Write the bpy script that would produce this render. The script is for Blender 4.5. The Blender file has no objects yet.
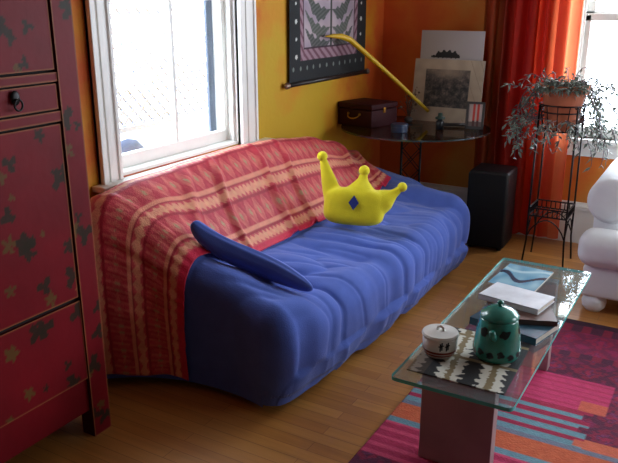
import bpy, bmesh, math, random
from mathutils import Vector, Matrix, noise
PI = math.pi
scn = bpy.context.scene
COL = scn.collection

# ------------------------------------------------------------------ camera
F, W, H_ = 724.0, 618.0, 463.0
cd = bpy.data.cameras.new('camera'); cam = bpy.data.objects.new('camera', cd); COL.objects.link(cam)
cd.sensor_fit = 'HORIZONTAL'; cd.sensor_width = 36.0; cd.lens = 36.0 * F / W
cd.clip_start = 0.05
pitch = math.atan(231.5 / F)
cam.location = (0, 0, 1.5)
cam.rotation_euler = (PI / 2 - pitch, 0, math.radians(30.1))
scn.camera = cam

# ------------------------------------------------------------------ world, light, exposure
wd = bpy.data.worlds.new('sky'); scn.world = wd; wd.use_nodes = True
bg = wd.node_tree.nodes['Background']
bg.inputs[0].default_value = (0.86, 0.93, 1.0, 1); bg.inputs[1].default_value = 7.6
scn.view_settings.view_transform = 'Standard'
scn.view_settings.look = 'None'
scn.view_settings.gamma = 1.0
scn.view_settings.exposure = 0.8
scn.view_settings.use_curve_mapping = False

def area(name, loc, rot, sx, sy, power, color, portal=False):
    l = bpy.data.lights.new(name, 'AREA'); l.shape = 'RECTANGLE'; l.size = sx; l.size_y = sy
    l.energy = power; l.color = color
    o = bpy.data.objects.new(name, l); COL.objects.link(o); o.location = loc; o.rotation_euler = rot
    if portal: l.cycles.is_portal = True
    return o
# daylight through the two windows in view (portals guide the sky light)
area('left_window_portal', (-2.29, 2.585, 1.45), (0, -PI / 2, 0), 1.3, 0.83, 1, (1, 1, 1), True)
area('back_window_portal', (0.42, 4.87, 1.39), (-PI / 2, 0, 0), 2.56, 1.42, 1, (1, 1, 1), True)
# daylight through the window in the right-hand wall, out of the frame
area('right_window_daylight', (2.16, 3.5, 1.45), (0, PI / 2, 0), 1.3, 1.4, 26, (0.86, 0.92, 1.0))
area('rear_fill_light', (0.9, -1.1, 1.9), (math.radians(78), 0, 0), 1.2, 1.0, 0.8, (1.0, 0.93, 0.85))  # weak fill light added near the rear wall, no window there

# ------------------------------------------------------------------ helpers
def lin(c):
    r = []
    for v in c[:3]:
        v /= 255.0
        r.append(v / 12.92 if v <= 0.04045 else ((v + 0.055) / 1.055) ** 2.4)
    return (r[0], r[1], r[2], 1.0)

def mat(name, rgb=(200, 200, 200), rough=0.6, metal=0.0, var=0.0, vscale=8.0, bump=0.0, bscale=60.0,
        attr=False, spec=0.5, sheen=0.0, coat=0.0):
    m = bpy.data.materials.new(name); m.use_nodes = True
    nt = m.node_tree; b = nt.nodes['Principled BSDF']
    b.inputs['Base Color'].default_value = lin(rgb)
    b.inputs['Roughness'].default_value = rough; b.inputs['Metallic'].default_value = metal
    b.inputs['Specular IOR Level'].default_value = spec
    if sheen: b.inputs['Sheen Weight'].default_value = sheen
    if coat: b.inputs['Coat Weight'].default_value = coat
    src = None
    tc = nt.nodes.new('ShaderNodeTexCoord')
    if attr:
        a = nt.nodes.new('ShaderNodeVertexColor'); a.layer_name = 'paint'; src = a.outputs[0]
    if var > 0:
        n = nt.nodes.new('ShaderNodeTexNoise'); n.inputs['Scale'].default_value = vscale; n.inputs['Detail'].default_value = 4
        nt.links.new(tc.outputs['Object'], n.inputs['Vector'])
        mr = nt.nodes.new('ShaderNodeMapRange'); mr.inputs[1].default_value = 0.3; mr.inputs[2].default_value = 0.7
        mr.inputs[3].default_value = 1 - var; mr.inputs[4].default_value = 1 + var
        nt.links.new(n.outputs[0], mr.inputs[0])
        mx = nt.nodes.new('ShaderNodeVectorMath'); mx.operation = 'SCALE'
        if src: nt.links.new(src, mx.inputs[0])
        else: mx.inputs[0].default_value = lin(rgb)[:3]
        nt.links.new(mr.outputs[0], mx.inputs['Scale']); src = mx.outputs[0]
    if src: nt.links.new(src, b.inputs['Base Color'])
    if bump > 0:
        n2 = nt.nodes.new('ShaderNodeTexNoise'); n2.inputs['Scale'].default_value = bscale; n2.inputs['Detail'].default_value = 3
        nt.links.new(tc.outputs['Object'], n2.inputs['Vector'])
        bp = nt.nodes.new('ShaderNodeBump'); bp.inputs['Strength'].default_value = bump; bp.inputs['Distance'].default_value = 0.01
        nt.links.new(n2.outputs[0], bp.inputs['Height']); nt.links.new(bp.outputs[0], b.inputs['Normal'])
    return m

def wall_mat(name, c1, c2, c3, axis, stops):
    """sponged plaster paint: noise mixes of three paint colours, laid on more orange or more yellow along the wall"""
    m = mat(name, c1, 0.75, bump=0.12, bscale=35)
    nt = m.node_tree; b = nt.nodes['Principled BSDF']; tc = nt.nodes.new('ShaderNodeTexCoord')
    sep = nt.nodes.new('ShaderNodeSeparateXYZ'); nt.links.new(tc.outputs['Object'], sep.inputs[0])
    n = nt.nodes.new('ShaderNodeTexNoise'); n.inputs['Scale'].default_value = 2.6; n.inputs['Detail'].default_value = 5
    nt.links.new(tc.outputs['Object'], n.inputs['Vector'])
    cr = nt.nodes.new('ShaderNodeValToRGB'); cr.color_ramp.interpolation = 'EASE'
    e = cr.color_ramp.elements; lo, hi = stops[0][0], stops[-1][0]
    while len(e) < len(stops): e.new(0.5)
    for k, (p, v) in enumerate(stops):
        e[k].position = (p - lo) / (hi - lo); e[k].color = (v, v, v, 1)
    mr = nt.nodes.new('ShaderNodeMapRange'); mr.inputs[1].default_value = lo; mr.inputs[2].default_value = hi
    nt.links.new(sep.outputs[axis], mr.inputs[0]); nt.links.new(mr.outputs[0], cr.inputs[0])
    ad = nt.nodes.new('ShaderNodeMath'); ad.operation = 'MULTIPLY_ADD'; ad.inputs[1].default_value = 2.4; ad.inputs[2].default_value = -1.2
    nt.links.new(n.outputs[0], ad.inputs[0])
    sm = nt.nodes.new('ShaderNodeMath'); sm.operation = 'ADD'; sm.use_clamp = True
    nt.links.new(ad.outputs[0], sm.inputs[0]); nt.links.new(cr.outputs[0], sm.inputs[1])
    c = nt.nodes.new('ShaderNodeValToRGB'); ce = c.color_ramp.elements; ce.new(0.5)
    for k, col in enumerate((c1, c2, c3)): ce[k].color = lin(col)
    ce[0].position = 0.1; ce[1].position = 0.5; ce[2].position = 0.9
    nt.links.new(sm.outputs[0], c.inputs[0]); nt.links.new(c.outputs[0], b.inputs['Base Color'])
    return m

def thin_glass(name, tint=(255, 255, 255), ior=1.5, rough=0.0, glare_haze=0.0):
    m = bpy.data.materials.new(name); m.use_nodes = True; nt = m.node_tree
    for n in list(nt.nodes): nt.nodes.remove(n)
    o = nt.nodes.new('ShaderNodeOutputMaterial'); t = nt.nodes.new('ShaderNodeBsdfTransparent'); g = nt.nodes.new('ShaderNodeBsdfGlossy')
    t.inputs[0].default_value = lin(tint); g.inputs['Roughness'].default_value = rough
    f = nt.nodes.new('ShaderNodeFresnel'); f.inputs[0].default_value = ior
    mx = nt.nodes.new('ShaderNodeMixShader')
    # same index of refraction for rays entering and leaving the thin pane
    ge = nt.nodes.new('ShaderNodeNewGeometry'); ir = nt.nodes.new('ShaderNodeMapRange')
    ir.inputs[3].default_value = ior; ir.inputs[4].default_value = 1 / ior
    nt.links.new(ge.outputs['Backfacing'], ir.inputs[0]); nt.links.new(ir.outputs[0], f.inputs[0])
    nt.links.new(f.outputs[0], mx.inputs[0]); nt.links.new(t.outputs[0], mx.inputs[1]); nt.links.new(g.outputs[0], mx.inputs[2])
    if glare_haze:
        df = nt.nodes.new('ShaderNodeBsdfDiffuse'); df.inputs[0].default_value = (.8, .85, .9, 1)  # pale diffuse mix standing in for hazy reflections on the glass
        m2 = nt.nodes.new('ShaderNodeMixShader'); m2.inputs[0].default_value = glare_haze
        nt.links.new(mx.outputs[0], m2.inputs[1]); nt.links.new(df.outputs[0], m2.inputs[2]); nt.links.new(m2.outputs[0], o.inputs[0])
    else: nt.links.new(mx.outputs[0], o.inputs[0])
    return m

def link(name, me, m, parent=None, smooth=False):
    o = bpy.data.objects.new(name, me); COL.objects.link(o)
    if isinstance(m, (list, tuple)):
        for q in m: me.materials.append(q)
    elif m: me.materials.append(m)
    if smooth:
        for p in me.polygons: p.use_smooth = True
    if parent: o.parent = parent
    return o

class MB:
    def __init__(s): s.bm = bmesh.new()
    def box(s, a, b, mtx=None, mi=0):
        r = bmesh.ops.create_cube(s.bm, size=1.0)
        c = [(a[i] + b[i]) / 2 for i in range(3)]; d = [abs(b[i] - a[i]) for i in range(3)]
        for v in r['verts']:
            v.co = Vector((v.co.x * d[0] + c[0], v.co.y * d[1] + c[1], v.co.z * d[2] + c[2]))
            if mtx: v.co = mtx @ v.co
        if mi:
            for v in r['verts']:
                for f in v.link_faces: f.material_index = mi
        return s
    def tube(s, pts, r, n=8, cap=True):
        pts = [Vector(p) for p in pts]; rr = r if isinstance(r, (list, tuple)) else [r] * len(pts)
        rings = []; ref = None
        for i, p in enumerate(pts):
            t = (pts[min(i + 1, len(pts) - 1)] - pts[max(i - 1, 0)]).normalized()
            if ref is None:
                ref = Vector((0, 0, 1)) if abs(t.z) < 0.9 else Vector((1, 0, 0))
            u = (ref - t * ref.dot(t)).normalized(); ref = u; w = t.cross(u)
            rings.append([s.bm.verts.new(p + (u * math.cos(2 * PI * k / n) + w * math.sin(2 * PI * k / n)) * rr[i]) for k in range(n)])
        for a, b in zip(rings, rings[1:]):
            for k in range(n): s.bm.faces.new((a[k], a[(k + 1) % n], b[(k + 1) % n], b[k]))
        if cap:
            s.bm.faces.new(rings[0][::-1]); s.bm.faces.new(rings[-1])
        return s
    def lathe(s, prof, c=(0, 0, 0), n=32, cap=True):
        rings = []
        for r, z in prof:
            rings.append([s.bm.verts.new((c[0] + r * math.cos(2 * PI * k / n), c[1] + r * math.sin(2 * PI * k / n), c[2] + z)) for k in range(n)])
        for a, b in zip(rings, rings[1:]):
            for k in range(n): s.bm.faces.new((a[k], a[(k + 1) % n], b[(k + 1) % n], b[k]))
        if cap:
            s.bm.faces.new(rings[0][::-1]); s.bm.faces.new(rings[-1])
        return s
    def ball(s, c, r, n=16, sc=(1, 1, 1)):
        q = bmesh.ops.create_uvsphere(s.bm, u_segments=n, v_segments=max(6, n // 2 + 2), radius=1)
        for v in q['verts']: v.co = Vector((c[0] + v.co.x * r * sc[0], c[1] + v.co.y * r * sc[1], c[2] + v.co.z * r * sc[2]))
        return s
    def build(s, name, m, parent=None, smooth=False, bevel=0, seg=3):
        bmesh.ops.recalc_face_normals(s.bm, faces=s.bm.faces)
        me = bpy.data.meshes.new(name); s.bm.to_mesh(me); s.bm.free()
        o = link(name, me, m, parent, smooth)
        if bevel:
            b = o.modifiers.new('bevel', 'BEVEL'); b.width = bevel; b.segments = seg; b.limit_method = 'ANGLE'
            for p in me.polygons: p.use_smooth = seg > 2
        return o

def grid(name, nu, nv, fn, m, parent=None, paint=None, smooth=True, solid=0.0):
    """surface fn(u, v) on a nu x nv grid, painted by paint(u, v) -> 0-255 rgb"""
    vs = [fn(i / nu, j / nv) for j in range(nv + 1) for i in range(nu + 1)]
    fs = [(j * (nu + 1) + i, j * (nu + 1) + i + 1, (j + 1) * (nu + 1) + i + 1, (j + 1) * (nu + 1) + i) for j in range(nv) for i in range(nu)]
    me = bpy.data.meshes.new(name); me.from_pydata(vs, [], fs)
    if paint:
        a = me.color_attributes.new('paint', 'FLOAT_COLOR', 'POINT'); buf = []
        for j in range(nv + 1):
            for i in range(nu + 1): buf.extend(lin(paint(i / nu, j / nv)))
        a.data.foreach_set('color', buf)
    o = link(name, me, m, parent, smooth)
    if solid:
        q = o.modifiers.new('solid', 'SOLIDIFY'); q.thickness = solid; q.offset = -1
    return o

def empty(name, loc, rz=0):
    o = bpy.data.objects.new(name, None); COL.objects.link(o); o.location = loc; o.rotation_euler = (0, 0, rz); o.empty_display_size = 0.05
    return o
def tag(o, label, cat, group=None, kind=None):
    o['label'] = label; o['category'] = cat
    if group: o['group'] = group
    if kind: o['kind'] = kind
    return o
def struct(o): o['kind'] = 'structure'; return o
def mixc(a, b, t):
    t = max(0, min(1, t)); return tuple(a[i] + (b[i] - a[i]) * t for i in range(3))
def nz(x, y, z=0): return noise.noise(Vector((x, y, z)))
def sst(a, b, x):
    t = max(0, min(1, (x - a) / (b - a))); return t * t * (3 - 2 * t)

# ------------------------------------------------------------------ materials
M_left = wall_mat('ochre_sponged_paint', (196, 84, 14), (204, 138, 16), (196, 158, 22), 1,
                  [(1.6, 0.15), (2.1, 0.2), (3.05, 0.75), (3.5, 0.85), (4.3, 0.45), (4.75, 0.0)])
M_back = wall_mat('rust_sponged_paint', (206, 90, 28), (214, 116, 36), (212, 146, 62), 0,
                  [(-2.15, 0.0), (-1.9, 0.25), (-1.5, 0.6), (2.2, 0.6)])
M_plain = mat('orange_wall_paint', (92, 60, 44), 0.8, var=0.08, vscale=3)
M_ceil = mat('ceiling_paint', (128, 118, 106), 0.9, var=0.03)
M_white = mat('white_gloss_trim', (240, 240, 234), 0.4, var=0.03, vscale=10)
M_glass = thin_glass('window_glass', (250, 252, 255), 1.25)
M_blue = mat('blue_cotton', (78, 102, 184), 0.85, var=0.07, vscale=14, bump=0.15, bscale=220, sheen=0.15, spec=0.2)
M_throw = mat('red_gold_woven_throw', attr=True, rough=0.55, bump=0.25, bscale=180, sheen=0.1, var=0.08, vscale=30)
M_yellow = mat('yellow_plush', (232, 218, 22), 0.9, var=0.05, vscale=20, bump=0.2, bscale=160, sheen=0.2)
M_navy = mat('blue_felt', (38, 52, 130), 0.9)
M_black = mat('black_vinyl', (16, 16, 20), 0.45, bump=0.1, bscale=200)
M_grill = mat('black_speaker_cloth', (11, 11, 13), 0.85, bump=0.2, bscale=400)
M_iron = mat('black_wrought_iron', (24, 22, 24), 0.4, metal=0.6)
M_cream = mat('cream_upholstery', (230, 232, 234), 0.85, var=0.04, vscale=12, bump=0.1, bscale=200, sheen=0.1)
M_terra = mat('terracotta', (168, 92, 62), 0.85, var=0.1, vscale=12)
M_leaf = mat('grey_green_leaf', (112, 124, 112), 0.4, var=0.3, vscale=25)
M_stem = mat('purplish_stem', (96, 78, 84), 0.6)
M_soil = mat('dark_soil', (48, 34, 26), 0.95, var=0.3, vscale=60)
M_brass = mat('brass', (190, 140, 60), 0.3, metal=1.0)

# floor: honey strip boards running across the room
M_floor = bpy.data.materials.new('oak_strip_floor'); M_floor.use_nodes = True
nt = M_floor.node_tree; b = nt.nodes['Principled BSDF']; tc = nt.nodes.new('ShaderNodeTexCoord')
br = nt.nodes.new('ShaderNodeTexBrick'); br.inputs['Scale'].default_value = 1.0
br.inputs['Brick Width'].default_value = 1.1; br.inputs['Row Height'].default_value = 0.057; br.inputs['Mortar Size'].default_value = 0.0012
br.inputs['Color1'].default_value = lin((190, 132, 68)); br.inputs['Color2'].default_value = lin((172, 112, 54)); br.inputs['Mortar'].default_value = lin((140, 88, 44))
br.offset = 0.37; br.inputs['Bias'].default_value = -0.1
nt.links.new(tc.outputs['Object'], br.inputs['Vector'])
mp = nt.nodes.new('ShaderNodeMapping'); mp.inputs['Scale'].default_value = (1.6, 28, 1); nt.links.new(tc.outputs['Object'], mp.inputs['Vector'])
ns = nt.nodes.new('ShaderNodeTexNoise'); ns.inputs['Scale'].default_value = 1.5; ns.inputs['Detail'].default_value = 5; nt.links.new(mp.outputs[0], ns.inputs['Vector'])
mr = nt.nodes.new('ShaderNodeMapRange'); mr.inputs[1].default_value = 0.3; mr.inputs[2].default_value = 0.7; mr.inputs[3].default_value = 0.86; mr.inputs[4].default_value = 1.1
nt.links.new(ns.outputs[0], mr.inputs[0])
vm = nt.nodes.new('ShaderNodeVectorMath'); vm.operation = 'SCALE'; nt.links.new(br.outputs[0], vm.inputs[0]); nt.links.new(mr.outputs[0], vm.inputs['Scale'])
nt.links.new(vm.outputs[0], b.inputs['Base Color']); b.inputs['Roughness'].default_value = 0.34

# ------------------------------------------------------------------ room shell
XW, YB, XR, YF, ZC = -2.15, 4.73, 2.2, -1.25, 2.6
struct(MB().box((XW - .15, YF - .15, -0.12), (XR + .15, YB + .15, 0)).build('floor', M_floor))
struct(MB().box((XW - .15, YF - .15, ZC), (XR + .15, YB + .15, ZC + .1)).build('ceiling', M_ceil))
LW = (2.14, 3.00, 0.80, 2.12)     # left window opening y0 y1 z0 z1
w = MB()
w.box((XW - .15, YF - .15, 0), (XW, LW[0], ZC)); w.box((XW - .15, LW[1], 0), (XW, YB + .15, ZC))
w.box((XW - .15, LW[0], 0), (XW, LW[1], LW[2])); w.box((XW - .15, LW[0], LW[3]), (XW, LW[1], ZC))
struct(w.build('wall_left', M_left))
BW = (-0.86, 1.70, 0.68, 2.10)  # back window opening, widened out of view to let in more light
w = MB()
w.box((XW, YB, 0), (BW[0], YB + .15, ZC)); w.box((BW[1], YB, 0), (XR + .15, YB + .15, ZC))
w.box((BW[0], YB, 0), (BW[1], YB + .15, BW[2])); w.box((BW[0], YB, BW[3]), (BW[1], YB + .15, ZC))
struct(w.build('wall_back', M_back))
struct(MB().box((XR, YF - .15, 0), (XR + .15, YB, ZC)).build('wall_right', M_plain))
struct(MB().box((XW, YF - .15, 0), (XR, YF, ZC)).build('wall_front', M_plain))
def base_board(a, bb, axis):
    q = MB()
    if axis == 'x':
        q.box((a, YB - .018, 0), (bb, YB, .22)); q.box((a, YB - .026, .22), (bb, YB, .245)); q.box((a, YB - .012, .245), (bb, YB, .27))
    else:
        q.box((XW, a, 0), (XW + .018, bb, .22)); q.box((XW, a, .22), (XW + .026, bb, .245)); q.box((XW, a, .245), (XW + .012, bb, .27))
    return q
struct(base_board(XW, XR, 'x').build('baseboard_back', M_white))
struct(base_board(YF, YB - .03, 'y').build('baseboard_left', M_white))

# left window
wn = struct(empty('window_1', (XW, (LW[0] + LW[1]) / 2, LW[2]))); wn.location = (0, 0, 0)
y0, y1, z0, z1 = LW
def casing(ya, yb):
    q = MB(); q.box((XW, ya, z0 - .01), (XW + .018, yb, z1 + .12))
    q.box((XW, ya, z0 - .01), (XW + .034, ya + .022, z1 + .12)); q.box((XW, yb - .018, z0 - .01), (XW + .026, yb, z1 + .12))
    q.box((XW, (ya + yb) / 2 - .012, z0 - .01), (XW + .024, (ya + yb) / 2 + .012, z1 + .12)); return q
casing(y0 - .115, y0).build('casing', M_white, wn, bevel=.003, seg=2)
casing(y1 - .01, y1 + .14).build('casing', M_white, wn, bevel=.003, seg=2)
MB().box((XW, y0 - .115, z1), (XW + .03, y1 + .14, z1 + .13)).build('head_casing', M_white, wn)
MB().box((XW - .15, y0 - .001, z0 - .005), (XW + .0, y1 + .001, z0 + .015)).box((XW - .0, y0 - .155, z0 - .03), (XW + .07, y1 + .235, z0 - .005)).build('window_sill', M_white, wn, bevel=.005)
MB().box((XW, y0 - .12, z0 - .11), (XW + .02, y1 + .15, z0 - .03)).build('apron', M_white, wn)
q = MB(); q.box((XW - .15, y0, z0), (XW, y0 + .012, z1)); q.box((XW - .15, y1 - .012, z0), (XW, y1, z1)); q.box((XW - .15, y0, z1 - .012), (XW, y1, z1))
q.box((XW - .03, y1 - .03, z0), (XW - .015, y1 - .01, z1)); q.box((XW - .03, y0 + .01, z0), (XW - .015, y0 + .03, z1)); q.box((XW - .075, y1 - .022, z0), (XW - .062, y1 - .01, z1))
q.build('jamb', M_white, wn)
q = MB(); xs = XW - .06
q.box((xs - .035, y0 + .012, z0 + .012), (xs, y1 - .012, z0 + .07))
q.box((xs - .035, y0 + .012, z0 + .06), (xs, y0 + .045, z0 + .72)); q.box((xs - .035, y1 - .04, z0 + .06), (xs, y1 - .012, z0 + .72))
q.box((xs - .035, y0 + .012, z0 + .70), (xs, y1 - .012, z0 + .74)); q.box((xs - .03, 2.590, z0 + .06), (xs - .005, 2.610, z0 + .71))
q.build('lower_sash', M_white, wn, bevel=.003, seg=2)
q = MB(); xs2 = XW - .1
q.box((xs2 - .03, y0 + .012, z0 + .70), (xs2, y1 - .012, z0 + .74)); q.box((xs2 - .03, y0 + .012, z1 - .06), (xs2, y1 - .012, z1 - .012))
q.box((xs2 - .03, y0 + .012, z0 + .72), (xs2, y0 + .045, z1 - .03)); q.box((xs2 - .03, y1 - .045, z0 + .72), (xs2, y1 - .012, z1 - .03)); q.box((xs2 - .025, 2.590, z0 + .72), (xs2, 2.610, z1 - .03))
q.build('upper_sash', M_white, wn)
MB().box((xs - .020, y0 + .04, z0 + .06), (xs - .017, y1 - .035, z0 + .71)).build('pane', M_glass, wn)
MB().box((xs2 - .018, y0 + .04, z0 + .73), (xs2 - .015, y1 - .035, z1 - .05)).build('pane', M_glass, wn)
M_storm = mat('blue_grey_metal', (86, 98, 116), 0.5)
q = MB(); q.box((XW - .148, y0 + .012, z0 + .015), (XW - .136, y1 - .012, z0 + .045)); q.box((XW - .148, y1 - .06, z0 + .015), (XW - .136, y1 - .012, z1 - .02))
q.box((XW - .148, y0 + .012, z0 + .015), (XW - .136, y0 + .03, z1 - .02)); o = q.build('storm_frame', M_storm, wn); o['label'] = 'blue-grey storm window frame'

# back window
wn = struct(empty('window_2', (0, 0, 0)))
x0, x1, z0, z1 = BW
q = MB(); q.box((x0 - .10, YB - .02, z0), (x0, YB, z1 + .1)); q.box((x1, YB - .02, z0), (x1 + .10, YB, z1 + .1)); q.box((x0 - .1, YB - .02, z1), (x1 + .1, YB, z1 + .1)); q.build('casing', M_white, wn, bevel=.004)
MB().box((x0 - .13, YB - .05, z0 - .03), (x1 + .13, YB + .1, z0)).build('window_sill', M_white, wn, bevel=.005)
MB().box((x0 - .1, YB - .018, z0 - .11), (x1 + .1, YB, z0 - .03)).build('apron', M_white, wn)
q = MB(); q.box((x0, YB, z0), (x0 + .012, YB + .14, z1)); q.box((x1 - .012, YB, z0), (x1, YB + .14, z1)); q.box((x0, YB, z1 - .012), (x1, YB + .14, z1)); q.box((x0 + .01, YB + .02, z0), (x0 + .025, YB + .035, z1)); q.build('jamb', M_white, wn)
zm = 1.415
MB().box((.38, YB - .01, z0), (.50, YB + .13, z1)).build('mullion', M_white, wn)  # unseen post, added where the opening was widened
q = MB(); ya, yb = YB + .045, YB + .08
q.box((x0 + .012, ya, z0 + .0), (x1 - .012, yb, z0 + .06)); q.box((x0 + .012, ya, z0), (x0 + .055, yb, zm)); q.box((x1 - .055, ya, z0), (x1 - .012, yb, zm)); q.box((x0 + .012, ya, zm - .035), (x1 - .012, yb, zm + .01)); q.build('lower_sash', M_white, wn, bevel=.003, seg=2)
q = MB(); yc, ye = YB + .085, YB + .12
q.box((x0 + .012, yc, zm - .02), (x1 - .012, ye, zm + .02)); q.box((x0 + .012, yc, zm), (x0 + .065, ye, z1)); q.box((x1 - .055, yc, zm), (x1 - .012, ye, z1)); q.box((x0 + .012, yc, z1 - .07), (x1 - .012, ye, z1 - .012)); q.build('upper_sash', M_white, wn)
MB().box((x0 + .05, ya + .016, z0 + .05), (x1 - .05, ya + .019, zm - .03)).build('pane', M_glass, wn)
MB().box((x0 + .06, yc + .016, zm + .015), (x1 - .05, yc + .019, z1 - .06)).build('pane', M_glass, wn)

# right-hand window (out of the frame, source of the daylight on the sofa front)
wn = struct(empty('window_3', (0, 0, 0)))
q = MB(); q.box((XR - .02, 2.63, .7), (XR, 2.75, 2.2)); q.box((XR - .02, 4.25, .7), (XR, 4.37, 2.2)); q.box((XR - .02, 2.63, 2.12), (XR, 4.37, 2.22)); q.box((XR - .05, 2.6, .7), (XR, 4.4, .76)); q.build('casing', M_white, wn)

# outdoors
M_ground = mat('pale_concrete', (196, 198, 200), 0.9, var=0.08, vscale=2)
struct(MB().box((-14, -6, -.3), (-2.32, 16, -.2)).build('ground', M_ground))
M_lat = mat('weathered_white_lattice', (146, 160, 186), 0.8)
q = MB(); xl = -3.15
ya, yb, za, zb = 1.7, 4.1, 0.76, 2.25
hh = zb - za
k = ya - hh
while k < yb:
    for sgn in (1, -1):
        # strip y = k + t (or mirrored), t in 0..hh, clipped to the panel
        t0, t1 = max(0, ya - k), min(hh, yb - k)
        if t1 - t0 > .02:
            a0 = (k + t0, za + t0 if sgn > 0 else zb - t0); a1 = (k + t1, za + t1 if sgn > 0 else zb - t1)
            d = .006; x = xl if sgn > 0 else xl - .01
            v = [q.bm.verts.new((x + dx, a[0] - s * d, a[1] + s * d * sgn)) for dx in (0, .008) for a in (a0, a1) for s in (-1, 1)]
            for idx in ((0, 1, 3, 2), (4, 6, 7, 5), (0, 2, 6, 4), (1, 5, 7, 3), (0, 4, 5, 1), (2, 3, 7, 6)):
                q.bm.faces.new([v[i] for i in idx])
    k += .085
q.box((xl - .03, ya - .04, za - .02), (xl + .03, yb + .04, za + .01)); q.box((xl - .03, ya - .06, -.2), (xl + .03, ya, zb)); q.box((xl - .03, yb, -.2), (xl + .03, yb + .06, zb)); q.box((xl - .03, ya - .04, zb), (xl + .03, yb + .04, zb + .04))
tag(q.build('lattice_screen', M_lat), 'pale diamond lattice screen outside the left window', 'trellis')
M_rock = mat('blue_grey_stone', (74, 86, 110), 0.9, var=0.2, vscale=10)
q = MB(); q.ball((-2.9, 2.97, .1), 1.0, 24, (.2, .25, .645)); o = q.build('boulder', M_rock, smooth=True)
for v in o.data.vertices: v.co += v.normal * nz(v.co.x * 7, v.co.y * 7, v.co.z * 4) * .04
for v in o.data.vertices: v.co.z = max(v.co.z, -.2)
tag(o, 'rounded blue-grey boulder outside, seen low through left window', 'rock')

# ------------------------------------------------------------------ sofa in its blue cover
random.seed(4)
YA, YE = 2.12, 4.085
def xfront(y):
    v = -1.335 + .03 * sst(2.1, 3.2, y)
    if y > 3.75: v -= .16 * ((y - 3.75) / .33) ** 2
    if y < 2.25: v -= .03 * ((2.25 - y) / .2) ** 2
    return v
def xback(y): return -2.035
def ridge(y):
    pts = [(1.9, .775), (2.1, .80), (2.8, .815), (3.1, .80), (3.45, .76), (3.7, .70), (3.9, .61), (4.05, .52), (4.3, .42)]
    for (a, va), (c, vc) in zip(pts, pts[1:]):
        if y <= c: return va + (vc - va) * sst(a, c, y) if y > a else va
    return pts[-1][1]
def seat(x, y):
    z = .435 - .03 * sst(-1.6, -1.3, x)
    z += .10 * math.exp(-((y - 2.10) / .14) ** 2) * (1 - .55 * sst(-1.75, -1.3, x))
    z += .035 * math.exp(-((y - 3.98) / .16) ** 2) - .10 * sst(3.85, 4.1, y) * sst(-1.7, -1.35, x)
    return z
def top(x, y):
    R = ridge(y); s_ = seat(x, y); u = (x + 2.00) / .30
    g = 1 - max(0, min(1, u)); g = .75 * g + .25 * g * g * (3 - 2 * g) if 0 < u < 1 else (1.0 if u <= 0 else 0.0)
    return s_ + max(0, R - s_) * g
def wrinkle(x, y, w, front, z=0):
    # creases running across the seat, turning into hanging folds on the front
    f = 0
    wy = y + .10 * nz(x * 2.1, y * 1.3, 8) + .10 * w * nz(z * 5, y * 2.5, 6) + .22 * (x + 1.5) * math.sin(y * 1.7)
    f += .015 * nz(wy * 6.5, x * 1.8, 3.1 + z * 2 * w) + .004 * nz(wy * 19, x * 3.5, 7.7) * (1 - .6 * w)
    f += .014 * nz(x * 2, y * 2, 1.2)
    f *= sst(-1.78, -1.6, x) if not front else 1
    c = 1 - abs(nz(wy * 4.5, x * 1.6, 9.3)) * 2.6; c2 = 1 - abs(nz(wy * 9 + 4, x * 2.5, 19.3)) * 2.6
    f -= (.018 * (1 - .6 * w) * max(0, c) ** 4 + .009 * max(0, c2) ** 4 * (1 - .7 * w)) * (sst(-1.75, -1.55, x))
    f -= .024 * math.exp(-((y - 3.74 - .25 * (x + 1.5)) / .045) ** 2) * sst(-1.72, -1.5, x)
    f += .018 * math.exp(-((y - 3.90 - .25 * (x + 1.5)) / .08) ** 2) * sst(-1.72, -1.5, x)
    f += .004 * w * nz(y * 16, 0, 5) + .016 * w * nz(wy * 6, 2, 2)
    return f
def sofa_pt(a, b, z_bottom=.03, off=0.0, fold=None):
    """a, b in core [0,1] with skirts outside; skirt parameter 0..1 beyond"""
    ca, cb = max(0, min(1, a)), max(0, min(1, b))
    da, db = a - ca, b - cb
    if da and db:
        p, q_ = da, db
        da, db = p * math.sqrt(1 - q_ * q_ / 2), q_ * math.sqrt(1 - p * p / 2)
    w_ = min(1, math.hypot(da, db))
    y = YA + (YE - YA) * ca - .19 * (1 - ca) ** 4 * (1 - cb) ** 3 - .05 * (1 - ca) ** 4 * cb ** 3
    xb = xback(y); x = xb + (xfront(y) - xb) * cb
    Ht = top(x, y)
    if w_ < 1e-6: return Vector((x, y, Ht)), 0, x, y
    dy, dx = da / w_, db / w_
    rx = .045 if dx < 0 else .105; ry = .10 if dy > 0 else .075
    rz = .11 if dx >= 0 else .06
    rz = min(rz, Ht - z_bottom - .01)
    L = rz * PI / 2 + (Ht - rz - z_bottom); al = w_ * L
    if al < rz * PI / 2:
        t = al / rz; ho = math.sin(t); dr = rz * (1 - math.cos(t))
    else:
        ho = 1; dr = rz + al - rz * PI / 2
    v = dr / max(.01, Ht - z_bottom)
    bulge = .03 * math.sin(PI * min(1, v)) - .03 * v * v if dx > 0 else 0
    return Vector((x + dx * (ho * rx + bulge), y + dy * (ho * ry + (.012 * math.sin(PI * v))), Ht - dr)), w_, x, y
def cover_coords(n_sk, n_core):
    return [-1 + k / n_sk for k in range(n_sk)] + [k / n_core for k in range(n_core + 1)] + [1 + (k + 1) / n_sk for k in range(n_sk)]
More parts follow.
